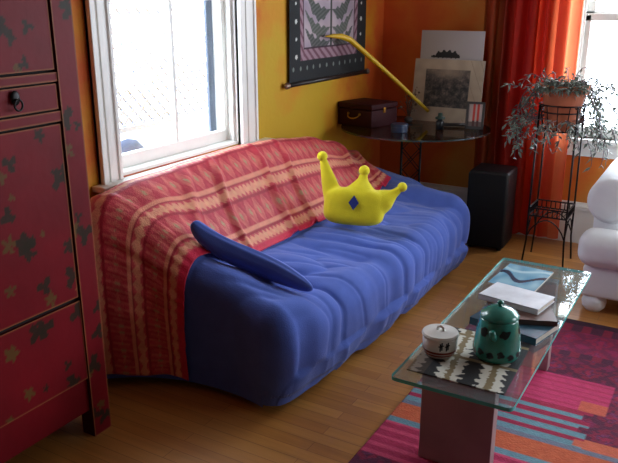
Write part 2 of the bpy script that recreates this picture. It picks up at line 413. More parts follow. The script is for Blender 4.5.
def make_surface(name, A, B, fn, m, parent=None, paint=None, solid=0):
    vs = [fn(a, b) for b in B for a in A]; nu = len(A)
    fs = [(j * nu + i, j * nu + i + 1, (j + 1) * nu + i + 1, (j + 1) * nu + i) for j in range(len(B) - 1) for i in range(nu - 1)]
    me = bpy.data.meshes.new(name); me.from_pydata([tuple(v) for v in vs], [], fs)
    if paint:
        at = me.color_attributes.new('paint', 'FLOAT_COLOR', 'POINT'); buf = []
        for b in B:
            for a in A: buf.extend(lin(paint(a, b)))
        at.data.foreach_set('color', buf)
    o = link(name, me, m, parent, True)
    if solid:
        q = o.modifiers.new('solid', 'SOLIDIFY'); q.thickness = solid; q.offset = 0
    return o
def cover_fn(a, b):
    p, w_, x, y = sofa_pt(a, b)
    e = .0015
    p1 = sofa_pt(a + e, b)[0]; p2 = sofa_pt(a, b + e)[0]
    n = (p2 - p).cross(p1 - p)
    if n.length < 1e-12: n = Vector((0, 0, 1))
    n.normalize()
    if n.z < -.2: n = -n
    f = wrinkle(p.x, p.y, w_ if b > 1 else 0, b > 1, p.z)
    if a < 0: f *= max(.25, 1 + a * 3)
    if b < 0: f = 0
    if x < -1.75: f *= .3
    p = p + n * f
    if b > 1 and w_ > .9: p.z += .012 * nz(p.y * 5, 0, 2) + .012
    if b > 1 and a > 1: p.z = max(.02, p.z)
    return p
sofa = tag(empty('sofa', (-1.7, 3.05, 0)), 'blue fabric-covered sofa below the left window', 'sofa'); sofa.location = (0, 0, 0)
make_surface('slipcover', cover_coords(30, 250), cover_coords(34, 90), cover_fn, M_blue, sofa)
M_dark = mat('dark_sofa_base', (26, 24, 26), 0.9)
MB().box((-2.03, 2.06, .05), (-1.38, 4.0, .33)).build('base_frame', M_dark, sofa)
for fx in (-1.98, -1.42):
    for fy in (2.12, 3.93): MB().box((fx - .03, fy - .03, 0), (fx + .03, fy + .03, .06)).build('leg', M_dark, sofa)

# the red and gold throw over the sofa back and left end
B_END = (-1.70 + 2.035) / .70      # border line in depth coordinate
def throw_fn(a, b):
    p, w_, x, y = sofa_pt(a, b, .045)
    e = .0015
    p1 = sofa_pt(a + e, b, .045)[0]; p2 = sofa_pt(a, b + e, .045)[0]
    n = (p2 - p).cross(p1 - p)
    if n.length < 1e-12: n = Vector((0, 0, 1))
    n.normalize()
    if n.z < -.2: n = -n
    s = a * 2.0
    # diagonal pulled folds over the back, vertical folds on the hanging end
    r = 0
    for (c0, sl, wd_, am) in ((.42, .5, .02, .016), (.75, .35, .022, .018), (.95, .42, .018, .016), (.22, .8, .03, .014), (1.32, .2, .02, .008), (1.62, .5, .03, .012), (1.8, .6, .025, .016)):
        d = s - (c0 - (b - .2) * sl * .7 + .02 * nz(b * 5, c0, 0))
        r += 1.5 * am * sst(.0, .16, b + .02 if a > 0 else 1) * math.exp(-(d / wd_) ** 2)
    f = .012 + r * (1 if a > 0 else 0) * sst(-.35, .05, b) + .006 * nz(s * 9, b * 4, 2)
    if a < 0:
        f += .012 * (-a) * (1 + math.sin(b * 17 + 1.5 * a)) + .004 * nz(b * 14, a * 3, 5)
    return p + n * max(.006, f)
def throw_paint(a, b):
    q = (B_END - b) * .70                       # distance from the border
    s = a * 2.0
    if q < 0: q = 0
    cr, pk, gd, dk, sg = (184, 26, 52), (226, 104, 100), (236, 176, 130), (140, 18, 38), (160, 140, 100)
    j = .5 + .5 * nz(s * 60, q * 90, 1)
    if q < .030: return mixc((206, 14, 50), (214, 20, 80), j)
    t = q - .030; per = .135; band = int(t / per); v = (t % per) / per
    if v < .26:                                  # gold zigzag band
        zz = abs(((s * 34) % 1) - .5) * 2; c = mixc(pk, gd, .4 + .6 * j) if abs(v / .26 - .5) * 2 < .35 + .6 * zz else mixc(pk, cr, .4)
        return c
    if v < .31 or v > .95: return mixc(cr, dk, .15 + .4 * j)
    if v < .40: return mixc(gd, pk, .4)
    vv = (v - .40) / .53                         # ikat motif field
    cell = (s * 15 + (band % 2) * .5 + .12 * nz(s * 7, q * 20, 4)) % 1
    d = abs(cell - .5) * 2 + abs(vv - .5) * 1.5
    st = math.sin(s * 190) * .5 + .5
    c = mixc(pk, cr, .85 - .5 * st * j)
    if d < .95: c = mixc(mixc(gd, pk, .4 + .3 * j), cr, .25 + .3 * st)
    if d < .5: c = mixc(cr, gd, .25 + j * .5)
    if d < .24: c = mixc(sg, gd, .3)
    return c
aend = (3.93 - YA) / (YE - YA)
TA = [-.98 + k * .98 / 80 for k in range(80)] + [k * aend / 430 for k in range(431)]
TB = [-.5 + k * .5 / 24 for k in range(24)] + [k * B_END / 76 for k in range(77)]
tag(make_surface('throw_blanket', TA, TB, throw_fn, M_throw, paint=throw_paint, solid=.004),
    'red and gold woven throw draped over the sofa back and left end', 'blanket')

# blue bolster lying along the left arm
q = MB()
sec = [(-1.762, .664, .010, .012), (-1.752, .652, .022, .024), (-1.725, .628, .028, .034), (-1.66, .580, .034, .042), (-1.56, .540, .038, .044), (-1.45, .510, .036, .040), (-1.35, .485, .028, .028), (-1.27, .462, .012, .012)]
rings = []
for k, (x, z, ry, rz) in enumerate(sec):
    z -= (0, .004, .014, .02, .02, .02, .018, .014)[k]
    yc_ = (2.125, 2.13, 2.145, 2.18, 2.215, 2.235, 2.23, 2.225)[k]
    rings.append([q.bm.verts.new((x + .01 * math.sin(t * PI / 9), yc_ + ry * 1.15 * math.cos(2 * PI * t / 20), z + rz * 1.2 * math.sin(2 * PI * t / 20) * (1 + .12 * math.sin(3 * t)))) for t in range(20)])
for a, c in zip(rings, rings[1:]):
    for t in range(20): q.bm.faces.new((a[t], a[(t + 1) % 20], c[(t + 1) % 20], c[t]))
q.bm.faces.new(rings[0]); q.bm.faces.new(rings[-1][::-1])
o = q.build('bolster', M_blue, smooth=True)
for v in o.data.vertices: v.co += Vector((0, 1, 1)) * .007 * nz(v.co.x * 16, v.co.y * 22, v.co.z * 22)
sd = o.modifiers.new('sub', 'SUBSURF'); sd.levels = 2; sd.render_levels = 2
tag(o, 'thin tapering blue bolster lying along the left arm of the sofa', 'cushion')

# crown pillow
cr = tag(empty('crown_pillow', (-1.515, 3.04, .448)), 'yellow crown-shaped plush pillow with three points on the sofa', 'pillow')
cr.rotation_euler = (math.radians(-14), math.radians(3), math.radians(24))
q = MB()
n1, n2 = 28, 20
def sup(v, p): return math.copysign(abs(v) ** p, v)
ringl = []
for j in range(n2 + 1):
    ph = -PI / 2 + PI * j / n2
    ringl.append([q.bm.verts.new((sup(math.cos(ph), .6) * sup(math.cos(th_), .45) * .150, sup(math.cos(ph), .6) * sup(math.sin(th_), .9) * .088, .093 + sup(math.sin(ph), .45) * .092)) for th_ in [2 * PI * i / n1 for i in range(n1)]])
for a, c in zip(ringl, ringl[1:]):
    for t in range(n1): q.bm.faces.new((a[t], a[(t + 1) % n1], c[(t + 1) % n1], c[t]))
tips = [((-.175, 0, .325), (-.098, 0, .11), .027, .050), ((.035, 0, .270), (.022, 0, .10), .028, .095), ((.225, .0, .205), (.075, 0, .10), .025, .076)]
for tip, root, r1, r0 in tips:
    a, c = Vector(root), Vector(tip)
    q.tube([a.lerp(c, t) + Vector((0, 0, .012 * math.sin(PI * t) * (-1 if tip[0] > .1 else 0))) for t in (0, .25, .5, .75, 1)], [r0, r0 * .9, r0 * .66 + .004, r1 * .8 + .004, r1 * .6], 16)
for v in q.bm.verts: v.co.y *= .72
body = q.build('body', M_yellow, cr, smooth=True)
rm = body.modifiers.new('remesh', 'REMESH'); rm.mode = 'VOXEL'; rm.voxel_size = .006; rm.use_smooth_shade = True
sm = body.modifiers.new('smooth', 'SMOOTH'); sm.iterations = 8; sm.factor = .6
for tip, root, r1, r0 in tips: MB().ball(tip, r1 * .95, 20).build('ball_tip', M_yellow, cr, smooth=True)
q = MB()
for (px_, pz_) in ((0, .036), (.025, 0), (0, -.036), (-.025, 0)): q.bm.verts.new((px_ - .002, -.0735, .112 + pz_))
q.bm.verts.ensure_lookup_table(); f = q.bm.faces.new(q.bm.verts[:])
r = bmesh.ops.extrude_face_region(q.bm, geom=[f])
for v in [g for g in r['geom'] if isinstance(g, bmesh.types.BMVert)]: v.co.y += .02
d = q.build('diamond_patch', M_navy, cr); d['label'] = 'blue felt diamond'

# ------------------------------------------------------------------ painted red cabinet
M_cab = mat('red_lacquer', attr=True, spec=.18, rough=0.5, var=0.12, vscale=7, bump=0.08, bscale=30)
M_gap = mat('gap_shade', (18, 8, 8), 0.9)
CR, CDK = (110, 12, 24), (70, 9, 16)
MOT = {}
def motif_field(seed, w_, h_, dens):
    rnd = random.Random(seed); L = []
    for k in range(int(w_ * h_ * dens)):
        L.append((rnd.random() * w_, rnd.random() * h_, rnd.random() * 6.28, .014 + rnd.random() * .024, rnd.random()))
    return L
def paint_motif(L, x, y):
    c = mixc(CR, (120, 10, 24), .5 + .9 * nz(x * 4, y * 4, 3))
    for (mx_, my_, th_, s_, k) in L:
        dx, dy = x - mx_, y - my_
        if abs(dx) > .06 or abs(dy) > .06: continue
        u = (dx * math.cos(th_) + dy * math.sin(th_)) / s_; v = (-dx * math.sin(th_) + dy * math.cos(th_)) / s_
        r = math.hypot(u, v); an = math.atan2(v, u)
        lim = .35 + .75 * abs(math.cos(an * 1.5 + k)) ** 1.5 if k < .6 else .3 + .5 * abs(math.cos(an * 2.5))
        if r < lim + .25 * nz(x * 90, y * 90, 1):
            m_ = (44, 38, 24) if k < .7 else (96, 76, 34)
            c = mixc(c, m_, .88)
    return c
def panel(name, y0, y1, z0, z1, x, th_, parent, seed, dens=26, res=.006, edge=True):
    """box with a finely gridded, painted front facing +x"""
    nu, nv = max(2, int((y1 - y0) / res)), max(2, int((z1 - z0) / res)); L = motif_field(seed, y1 - y0, z1 - z0, dens)
    vs, cols = [], []
    for j in range(nv + 1):
        for i in range(nu + 1):
            yy, zz = y0 + (y1 - y0) * i / nu, z0 + (z1 - z0) * j / nv
            vs.append((x, yy, zz))
            e = min(yy - y0, y1 - yy, zz - z0, z1 - zz)
            c = paint_motif(L, yy - y0, zz - z0)
            if edge and e < .004 + .003 * nz(yy * 20, zz * 20, 0): c = (150, 92, 56)  # raised-edge highlight painted on as a pale rim
            cols.append(c)
    fs = [(j * (nu + 1) + i, j * (nu + 1) + i + 1, (j + 1) * (nu + 1) + i + 1, (j + 1) * (nu + 1) + i) for j in range(nv) for i in range(nu)]
    k = len(vs); cor = [(y0, z0), (y1, z0), (y1, z1), (y0, z1)]
    vs += [(x, a, b_) for a, b_ in cor] + [(x - th_, a, b_) for a, b_ in cor]; cols += [CDK] * 8
    for i in range(4): fs.append((k + i, k + 4 + i, k + 4 + (i + 1) % 4, k + (i + 1) % 4))
    fs.append((k + 7, k + 6, k + 5, k + 4))
    me = bpy.data.meshes.new(name); me.from_pydata(vs, [], fs)
    at = me.color_attributes.new('paint', 'FLOAT_COLOR', 'POINT'); buf = []
    for c in cols: buf.extend(lin(c))
    at.data.foreach_set('color', buf)
    return link(name, me, M_cab, parent)
cab = tag(empty('painted_cabinet', (-1.97, 1.19, 0)), 'tall worn red lacquered cabinet with dark painted butterflies and flowers', 'cabinet'); cab.location = (0, 0, 0)
CX, CY0, CY1, CZ = -1.80, .73, 1.65, 1.92
M_cab2 = mat('red_lacquer_plain', (100, 12, 22), 0.5, var=0.15, vscale=6)
MB().box((XW + .04, CY0 + .01, .11), (CX - .03, CY1 - .01, CZ - .01)).build('body', M_cab2, cab)
for ya in (CY0, CY1 - .08):
    panel('stile', ya, ya + .08, 0.0, CZ, CX, .06, cab, 11 + int(ya * 10), 150)
    MB().box((XW + .035, ya, 0), (XW + .095, ya + .08, .3)).build('back_leg', M_cab2, cab)
cy = (CY0 + CY1) / 2
for (za, zb, sd) in ((.106, .236, 3), (.236, .536, 5)):
    panel('lower_panel' if sd == 5 else 'bottom_rail', CY0 + .08, CY1 - .08, za, zb - .004, CX - (.006 if sd == 5 else .016), .03, cab, sd, 80 if sd == 5 else 3, edge=sd == 5)
for (za, zb) in ((1.14, 1.172), (1.262, 1.290), (1.865, CZ)):
    panel('rail', CY0 + .08, CY1 - .08, za, zb, CX - .004, .03, cab, int(za * 9), 12, edge=True)
MB().box((CX - .034, CY0 + .08, .53), (CX - .02, CY1 - .08, 1.9)).build('gap_shade_backing', M_gap, cab)  # near-black sheet standing in for the shade between doors and drawers
def ring_pull(y, z, par):
    q = MB(); q.tube([(CX + .012, y + .014 * math.sin(t), z - .016 + .016 * math.cos(t)) for t in [2 * PI * k / 20 for k in range(21)]], .0032, 8)
    o = q.build('ring_pull', M_iron, par, smooth=True)
    q = MB(); q.ball((CX + .001, y, z + .004), .016, 16, (.35, 1, 1.35)); q.build('backplate', M_iron, par, smooth=True)
for half in (0, 1):
    ya, yb = (CY0 + .08, cy) if half == 0 else (cy, CY1 - .08)
    panel('door', ya + .004, yb - .006, .546, 1.132, CX - .006, .02, cab, 21 + half, 105)
    dr = panel('drawer', ya + .004, yb - .006, 1.178, 1.256, CX - .006, .02, cab, 31 + half, 30)
    ring_pull((ya + yb) / 2 + .025, 1.225, dr)
    panel('upper_door', ya + .004, yb - .006, 1.298, 1.858, CX - .006, .02, cab, 41 + half, 80)

# ------------------------------------------------------------------ tapestry on the left wall
M_tap = mat('printed_cloth', attr=True, rough=0.85, bump=0.15, bscale=150)
TY0, TY1, TZ0, TZ1 = 3.465, 4.41, 1.055, 1.95
def tap_paint(u, v):
    y = u * (TY1 - TY0); z = v * (TZ1 - TZ0); Wd = TY1 - TY0; Hd = TZ1 - TZ0
    e = min(y, Wd - y)
    dark = (34, 38, 40)
    if e < .115 or z < .12 or z > Hd - .12:
        c = dark
        if e < .115 and z > .1:
            zz = (z % .095) - .0475; ee = e - .07
            if math.hypot(zz, ee) < (.013 if int(z / .095) % 2 else .009): c = (205, 210, 205)
        elif z < .12:
            yy = (y % .078) - .039
            if math.hypot(yy * 1.1, z - .075) < .011: c = (120, 130, 124)
        return c
    if e < .165 or z < .19:
        k = (z if e < .165 else y)
        c = (158, 128, 140)
        if math.sin(k * 90 + (e if e < .165 else z) * 120) > .25: c = (112, 74, 88)
        if abs(e - .16) < .006 and z > .18 or abs(z - .185) < .006 and e > .16: c = (62, 44, 54)
        return c
    um = abs(u - .5) * 2; zz = z
    c = mixc((186, 172, 178), (160, 146, 160), .5 + nz(y * 9, z * 9, 1))
    # winged, leafy design mirrored about a central stem
    if um < .022: c = (66, 70, 66)
    for (zc, amp, th_, tone) in ((.22, .20, .05, (72, 78, 74)), (.30, .26, .045, (84, 92, 84)), (.40, .30, .05, (74, 82, 76)), (.56, .26, .06, (96, 92, 86)), (.70, .2, .06, (110, 96, 84))):
        cz = zc + amp * um ** 2.2 - .045 * math.sin(um * 5)
        d = abs(zz - cz); t_ = th_ * math.sin(PI * min(1, max(0, (um - .02) / .62))) * (.85 + .2 * math.sin(um * 46))
        if d < t_: c = mixc(tone, c, .25 * (math.sin(zz * 260 + um * 60) > 0))
    if um < .30 and .46 < zz < .62 and math.hypot(um * .9, (zz - .54) * 3.2) < .26 + .05 * math.sin(um * 40): c = (150, 62, 58)
    return c
tap = tag(empty('wall_hanging', (XW + .02, (TY0 + TY1) / 2, TZ0)), 'dark-bordered cloth wall hanging with winged leaf design and wooden rod', 'tapestry'); tap.location = (0, 0, 0)
grid('cloth', 206, 178, lambda u, v: (XW + .016 + .004 * math.sin(u * 13 + v * 3), TY0 + (TY1 - TY0) * u, TZ0 + (TZ1 - TZ0) * v), M_tap, tap, tap_paint, solid=.003)
M_rod = mat('dark_wood_rod', (40, 34, 32), 0.4); M_fin = mat('pewter_finial', (150, 130, 116), 0.35, metal=.7)
for zr in (TZ0 - .006, TZ1 + .006):
    rd = MB().tube([(XW + .02, TY0 - .015, zr), (XW + .02, TY1 + .015, zr)], .013, 14).build('rod', M_rod, tap, smooth=True)
    for s_, ye_ in ((-1, TY0 - .015), (1, TY1 + .015)):
        q = MB(); q.tube([(XW + .02, ye_ + s_ * t, zr) for t in (0, .006, .014, .024, .034, .046)], [.014, .018, .012, .019, .013, .003], 14); q.build('finial', M_fin, rd, smooth=True)

# ------------------------------------------------------------------ round glass side table
M_tglass = thin_glass('tinted_glass', (205, 215, 212), 1.5)
M_gedge = mat('green_glass_edge', (34, 52, 54), 0.12, spec=.9)
TC = (-1.675, 4.20); TR = .458; TZ = .75
def glass_slab(name_edge, pts, z0, z1, parent, mtop, medge, bevel=0):
    q = MB(); lo = [q.bm.verts.new((x, y, z0)) for x, y in pts]; hi = [q.bm.verts.new((x, y, z1)) for x, y in pts]
    q.bm.faces.new(lo[::-1]); q.bm.faces.new(hi)
    n = len(pts)
    for i in range(n):
        f = q.bm.faces.new((lo[i], lo[(i + 1) % n], hi[(i + 1) % n], hi[i])); f.material_index = 1
    return q.build(name_edge, [mtop, medge], parent)
st = tag(empty('side_table', (TC[0], TC[1], 0)), 'round glass-topped side table with black wire tower base in the corner', 'table'); st.location = (0, 0, 0)
glass_slab('tabletop', [(TC[0] + TR * math.cos(2 * PI * k / 72), TC[1] + TR * math.sin(2 * PI * k / 72)) for k in range(72)], TZ - .01, TZ, st, M_tglass, M_gedge)
tw = [(-1.76, 4.30), (-1.62, 4.30), (-1.62, 4.44), (-1.76, 4.44)]
rt_ = Matrix.Rotation(math.radians(21.5), 2)
tw = [tuple(rt_ @ Vector((sx * .06, sy * .06)) + Vector((-1.735, 4.30))) for sx, sy in ((-1, -1), (1, -1), (1, 1), (-1, 1))]
for x, y in tw: MB().tube([(x, y, 0), (x, y, TZ - .01)], .007, 8).build('leg', M_iron, st, smooth=True)
for i in range(4):
    (xa, ya), (xb_, yb_) = tw[i], tw[(i + 1) % 4]
    for k in range(5):
        za, zb = .03 + k * .14, .03 + (k + 1) * .14
        MB().tube([(xa, ya, za), (xb_, yb_, zb)], .003, 6).tube([(xb_, yb_, za), (xa, ya, zb)], .003, 6).build('cross_brace', M_iron, st)
for zz in (.02, .735): 
    q = MB()
    for i in range(4): q.tube([(*tw[i], zz), (*tw[(i + 1) % 4], zz)], .005, 6)
    q.build('ring_frame', M_iron, st)

# box on the side table
M_case = mat('dark_burgundy_leather', (52, 10, 16), 0.6, spec=.2, bump=.1, bscale=80)
cs = tag(empty('storage_box', (-1.985, 4.15, TZ)), 'dark burgundy lidded box with brass handle on the round glass table', 'box')
cs.rotation_euler = (0, 0, math.radians(-13))
MB().box((-.135, -.12, 0), (.135, .14, .105)).build('box_body', M_case, cs, bevel=.004)
MB().box((-.138, -.123, .108), (.138, .143, .142)).build('lid', M_case, cs, bevel=.006)
hb = MB().tube([(.0 + .045 * math.cos(t), -.128 - .02 * abs(math.sin(t)), .075 - .022 * math.sin(t)) for t in [PI * k / 14 for k in range(15)]], .004, 8).ball((-.045, -.125, .078), .009, 10).ball((.045, -.125, .078), .009, 10)
hb.build('handle', M_brass, cs, smooth=True)
MB().box((.134, -.005, .085), (.141, .015, .118)).build('latch', M_brass, cs, bevel=.002)
M_pap = mat('cream_paper', (205, 198, 184), 0.8)

# pictures leaning against the back wall on the side table
M_pr = mat('printed_paper', attr=True, rough=0.6)
def leaning(name, xa, xb_, zb_, zt, yb_, yt, th_, paint, label, m, nu=100, cat='picture', frame=None):
    t = tag(empty(name, ((xa + xb_) / 2, yb_, zb_)), label, cat)
    h = math.hypot(zt - zb_, yt - yb_); an = math.atan2(yt - yb_, zt - zb_); t.rotation_euler = (-an, 0, 0)
    w_ = (xb_ - xa) / 2
    MB().box((-w_, .0, 0), (w_, th_, h)).build('mount_board', M_pap, t)
    grid('print', nu, int(nu * h / (2 * w_)), lambda u, v: (-w_ + 2 * w_ * u, -.0012, h * v), m, t, paint, smooth=False)
    return t, w_, h
def paint1(u, v):
    c = mixc((176, 168, 158), (190, 184, 186), u)
    dx, dz = (u - .44), (v - .735)
    top_ = .045 * max(0, 1 - (dx / .19) ** 2) ** .5 + .012 * math.sin(u * 70) if abs(dx) < .19 else -1
    if abs(dx) < .21 and -.03 < dz < top_: c = (24, 26, 26)
    if abs(dx + .03) < .23 and abs(dz + .02) < .012 + .004 * math.sin(u * 90): c = (24, 26, 26)
    return c
def paint2(u, v):
    c = mixc((192, 176, 152), (178, 160, 138), .5 + nz(u * 8, v * 8, 1))
    if u > .76 and abs(math.sin(u * 24 + v * 9)) < .1: c = (160, 140, 120)
    if .17 < u < .81 and .24 < v < .84:
        g = .45 + .7 * nz(u * 14, v * 14, 5) + .5 * nz(u * 42, v * 42, 2)
        sky = sst(.62, .80, v) * (1 - .8 * abs(u - .5) * 2.4)
        c = mixc((30, 30, 32), (120, 108, 96), g); c = mixc(c, (160, 142, 122), sky)
    return c
leaning('picture_print', -1.80, -1.385, TZ, 1.315, 4.525, 4.565, .006, paint1, 'pale print with a black silhouette leaning highest against the back wall', M_pr, 110)
leaning('picture_print', -1.815, -1.355, TZ, 1.14, 4.46, 4.515, .006, paint2, 'larger matted dark landscape print leaning in front of the pale print', M_pr, 130)
M_frame = mat('dark_grey_frame', (66, 62, 60), 0.5)
def paint3(u, v):
    if .30 < u < .48 or .62 < u < .78: return (204, 62, 52) if v > .25 else (90, 50, 50)
    return (196, 176, 168) if v > .2 else (110, 96, 92)
pf = tag(empty('photo_frame', (-1.333, 4.30, TZ)), 'small dark photo frame with red and white picture on the glass table', 'picture frame'); pf.rotation_euler = (math.radians(-10), 0, math.radians(8))
q = MB(); fw_, fh_ = .055, .165
q.box((-fw_, -.008, 0), (-fw_ + .014, .006, fh_)); q.box((fw_ - .014, -.008, 0), (fw_, .006, fh_)); q.box((-fw_, -.008, 0), (fw_, .006, .018)); q.box((-fw_, -.008, fh_ - .014), (fw_, .006, fh_)); q.build('frame', M_frame, pf)
MB().box((-.05, .002, .01), (.05, .005, fh_ - .01)).build('backing', M_frame, pf)
grid('photo', 30, 40, lambda u, v: (-.042 + .084 * u, .000, .017 + (fh_ - .03) * v), M_pr, pf, paint3, smooth=False)
MB().tube([(0, .004, fh_ * .6), (0, .075, .012)], .004, 6).build('easel_leg', M_frame, pf)

# small things on the side table
M_dgreen = mat('dark_green_glaze', (24, 56, 50), 0.3); M_bluec = mat('slate_blue_glaze', (38, 52, 78), 0.35)
bt = tag(empty('bottle', (-1.515, 4.2, TZ)), 'small dark green stoppered bottle standing on the round glass table', 'bottle')
MB().lathe([(.0, 0), (.024, 0), (.024, .048), (.014, .056), (.012, .062)], n=20).build('bottle_body', M_black, bt, smooth=True)
MB().lathe([(.0, .062), (.03, .063), (.03, .074), (.015, .08), (.013, .098), (.0, .1)], n=20).build('stopper', M_dgreen, bt, smooth=True)
bw = tag(empty('round_tin', (-1.69, 3.99, TZ)), 'small slate blue round tin at the front of the round glass table', 'tin')
MB().lathe([(0, 0), (.048, 0), (.05, .004), (.05, .032), (0, .032)], n=32).build('tin_body', M_bluec, bw)
MB().lathe([(0, .033), (.052, .033), (.052, .045), (.048, .05), (0, .05)], n=32).build('lid', M_bluec, bw)
q = MB(); q.tube([(-1.56, 4.30, TZ + .012), (-1.40, 4.36, TZ + .014)], .010, 10); tag(q.build('incense_holder', M_rod, smooth=True), 'dark stick lying on the glass table behind the green bottle', 'stick')
# dried twigs between the box and the prints
random.seed(9); q = MB()
for k in range(26):
    a = random.uniform(0, 6.28); r = random.uniform(.02, .075); h = random.uniform(.05, .2)
    p0 = Vector((-1.79, 4.37, TZ + .02)); p2 = p0 + Vector((r * math.cos(a), r * math.sin(a) * .6, h)); p1 = p0.lerp(p2, .5) + Vector((random.uniform(-.02, .02), 0, .02))
    q.tube([p0, p1, p2], [.002, .0016, .001], 5); q.ball(p2, random.uniform(.004, .009), 6)
tw_ = tag(empty('dried_flowers', (-1.79, 4.37, TZ)), 'small spray of dried brown flowers behind the burgundy box', 'dried flowers'); tw_.location = (0, 0, 0)
q.build('stems', mat('dried_stem', (104, 82, 66), .9, var=.3, vscale=40), tw_)
MB().lathe([(0, 0), (.024, 0), (.028, .02), (.014, .034), (.0, .034)], (-1.79, 4.37, TZ), 16).build('vase', M_frame, tw_, smooth=True)

# yellow wand resting between the wall hanging and the print
M_wand = mat('yellow_plastic', (214, 176, 20), .4)
q = MB(); P0, P1, P2 = Vector((XW + .045, 3.82, 1.298)), Vector((-2.055, 4.04, 1.272)), Vector((-1.69, 4.452, .815))
pts = [(P0, .003), (P0.lerp(P1, .3) + Vector((0, 0, .008)), .011), (P0.lerp(P1, .65) + Vector((0, 0, .012)), .017), (P1, .018)]
for k in range(1, 13): pts.append((P1.lerp(P2, k / 12) + Vector((0, 0, .006 * math.sin(PI * k / 12))), .0165 - .006 * k / 12))
q.tube([p for p, r in pts], [r for p, r in pts], 14)
tag(q.build('wand', M_wand, smooth=True), 'long bent yellow stick leaning from the wall hanging down to the prints', 'stick')

# ------------------------------------------------------------------ speaker
sp = tag(empty('speaker', (-1.225, 4.40, 0)), 'black box speaker standing on the floor before the curtain', 'speaker'); sp.rotation_euler = (0, 0, math.radians(2))
MB().box((-.12, -.10, .012), (.125, .15, .5)).build('cabinet', M_black, sp, bevel=.018, seg=4)
MB().box((-.118, -.125, .02), (.122, -.10, .492)).build('grille', M_grill, sp, bevel=.011, seg=3)
for fx in (-.09, .095):
    for fy in (-.08, .12): MB().lathe([(0, 0), (.014, 0), (.016, .013), (0, .013)], (fx, fy, 0), 12).build('foot', M_black, sp)

# ------------------------------------------------------------------ curtain
M_cur = bpy.data.materials.new('translucent_curtain'); M_cur.use_nodes = True
nt = M_cur.node_tree; b = nt.nodes['Principled BSDF']; at = nt.nodes.new('ShaderNodeVertexColor'); at.layer_name = 'paint'
tr = nt.nodes.new('ShaderNodeBsdfTranslucent'); mx = nt.nodes.new('ShaderNodeMixShader'); mx.inputs[0].default_value = .7
nt.links.new(at.outputs[0], b.inputs['Base Color']); nt.links.new(at.outputs[0], tr.inputs[0]); b.inputs['Roughness'].default_value = .8
nt.links.new(b.outputs[0], mx.inputs[1]); nt.links.new(tr.outputs[0], mx.inputs[2]); nt.links.new(mx.outputs[0], nt.nodes['Material Output'].inputs[0])
def cur_paint(u, v):  # red and orange stripes, with backlight painted in as paler colours near the window
    st_ = [(0, (170, 100, 56)), (.10, (186, 86, 50)), (.16, (176, 120, 66)), (.24, (160, 66, 46)), (.32, (206, 62, 46)), (.42, (214, 58, 44)), (.50, (190, 40, 36)), (.56, (232, 90, 50)), (.66, (214, 56, 42)), (.72, (244, 128, 80)), (.80, (236, 92, 64)), (.9, (246, 150, 100)), (1, (240, 120, 84))]
    for (a, ca), (c, cc) in zip(st_, st_[1:]):
        if u <= c: return mixc(ca, cc, (u - a) / (c - a))
    return st_[-1][1]
def cur_fn(u, v):
    x = -1.43 + .60 * u; amp = .020 + .008 * math.sin(u * 5)
    return (x + .008 * math.sin(u * 60 + 1), 4.64 + amp * math.sin(u * 2 * PI * 7.3 + .5 * math.sin(v * 3)) + .01 * nz(u * 9, v * 3, 0), .03 + 2.2 * v)
cu = tag(empty('curtain', (-1.13, 4.61, 0)), 'floor-length red and orange striped curtain left of the back window', 'curtain'); cu.location = (0, 0, 0)
grid('cloth', 260, 40, cur_fn, M_cur, cu, cur_paint)
MB().tube([(-1.5, 4.62, 2.235), (.7, 4.62, 2.235)], .012, 12).tube([(-1.49, 4.62, 2.235), (-1.49, YB, 2.235)], .008).tube([(.69, 4.62, 2.235), (.69, YB, 2.235)], .008).build('curtain_rod', M_iron, cu, smooth=True)

# ------------------------------------------------------------------ plant stand and plant
ps = tag(empty('plant_stand', (-.815, 4.27, 0)), 'tall black wrought iron plant stand with a lower wire tray', 'plant stand'); ps.location = (0, 0, 0)
PX0, PX1, PY0, PY1 = -.93, -.715, 4.17, 4.38
for x, y in ((PX0, PY0), (PX1, PY0), (PX1, PY1), (PX0, PY1)):
    sx_ = -1 if x < -.82 else 1; sy_ = -1 if y < 4.27 else 1
    MB().tube([(x + sx_ * .012, y + sy_ * .012, 0), (x, y, .15), (x, y, .34), (x - sx_ * .005, y - sy_ * .005, .94)], .0055, 8).build('leg', M_iron, ps, smooth=True)
q = MB(); cs_ = [(PX0, PY0), (PX1, PY0), (PX1, PY1), (PX0, PY1)]
for zz in (.30, .345):
    for i in range(4): q.tube([(*cs_[i], zz), (*cs_[(i + 1) % 4], zz)], .0045, 6)
for k in range(1, 8):
    x = PX0 + (PX1 - PX0) * k / 8
    q.tube([(x, PY0, .345), (x, PY0, .30), (x, PY1, .30), (x, PY1, .345)], .003, 6)
    y = PY0 + (PY1 - PY0) * k / 8
    q.tube([(PX0, y, .345), (PX0, y, .30)], .003, 6); q.tube([(PX1, y, .345), (PX1, y, .30)], .003, 6)
q.build('tray', M_iron, ps)
q = MB()
for i in range(4):
    (xa, ya), (xb_, yb_) = cs_[i], cs_[(i + 1) % 4]
    q.tube([(xa + (xb_ - xa) * t, ya + (yb_ - ya) * t, .17 + .11 * math.sin(PI * t) ** .7) for t in [k / 12 for k in range(13)]], .004, 6)
q.build('arch_brace', M_iron, ps, smooth=True)
PC = (-.822, 4.275)
q = MB()
for zz, r in ((.94, .128), (.90, .118), (.795, .095)):
    q.tube([(PC[0] + r * math.cos(t), PC[1] + r * math.sin(t), zz) for t in [2 * PI * k / 36 for k in range(37)]], .004, 6)
for k in range(12):
    t = 2 * PI * k / 12; q.tube([(PC[0] + .126 * math.cos(t), PC[1] + .126 * math.sin(t), .94), (PC[0] + .095 * math.cos(t), PC[1] + .095 * math.sin(t), .795), (PC[0], PC[1], .79)], .0028, 5)
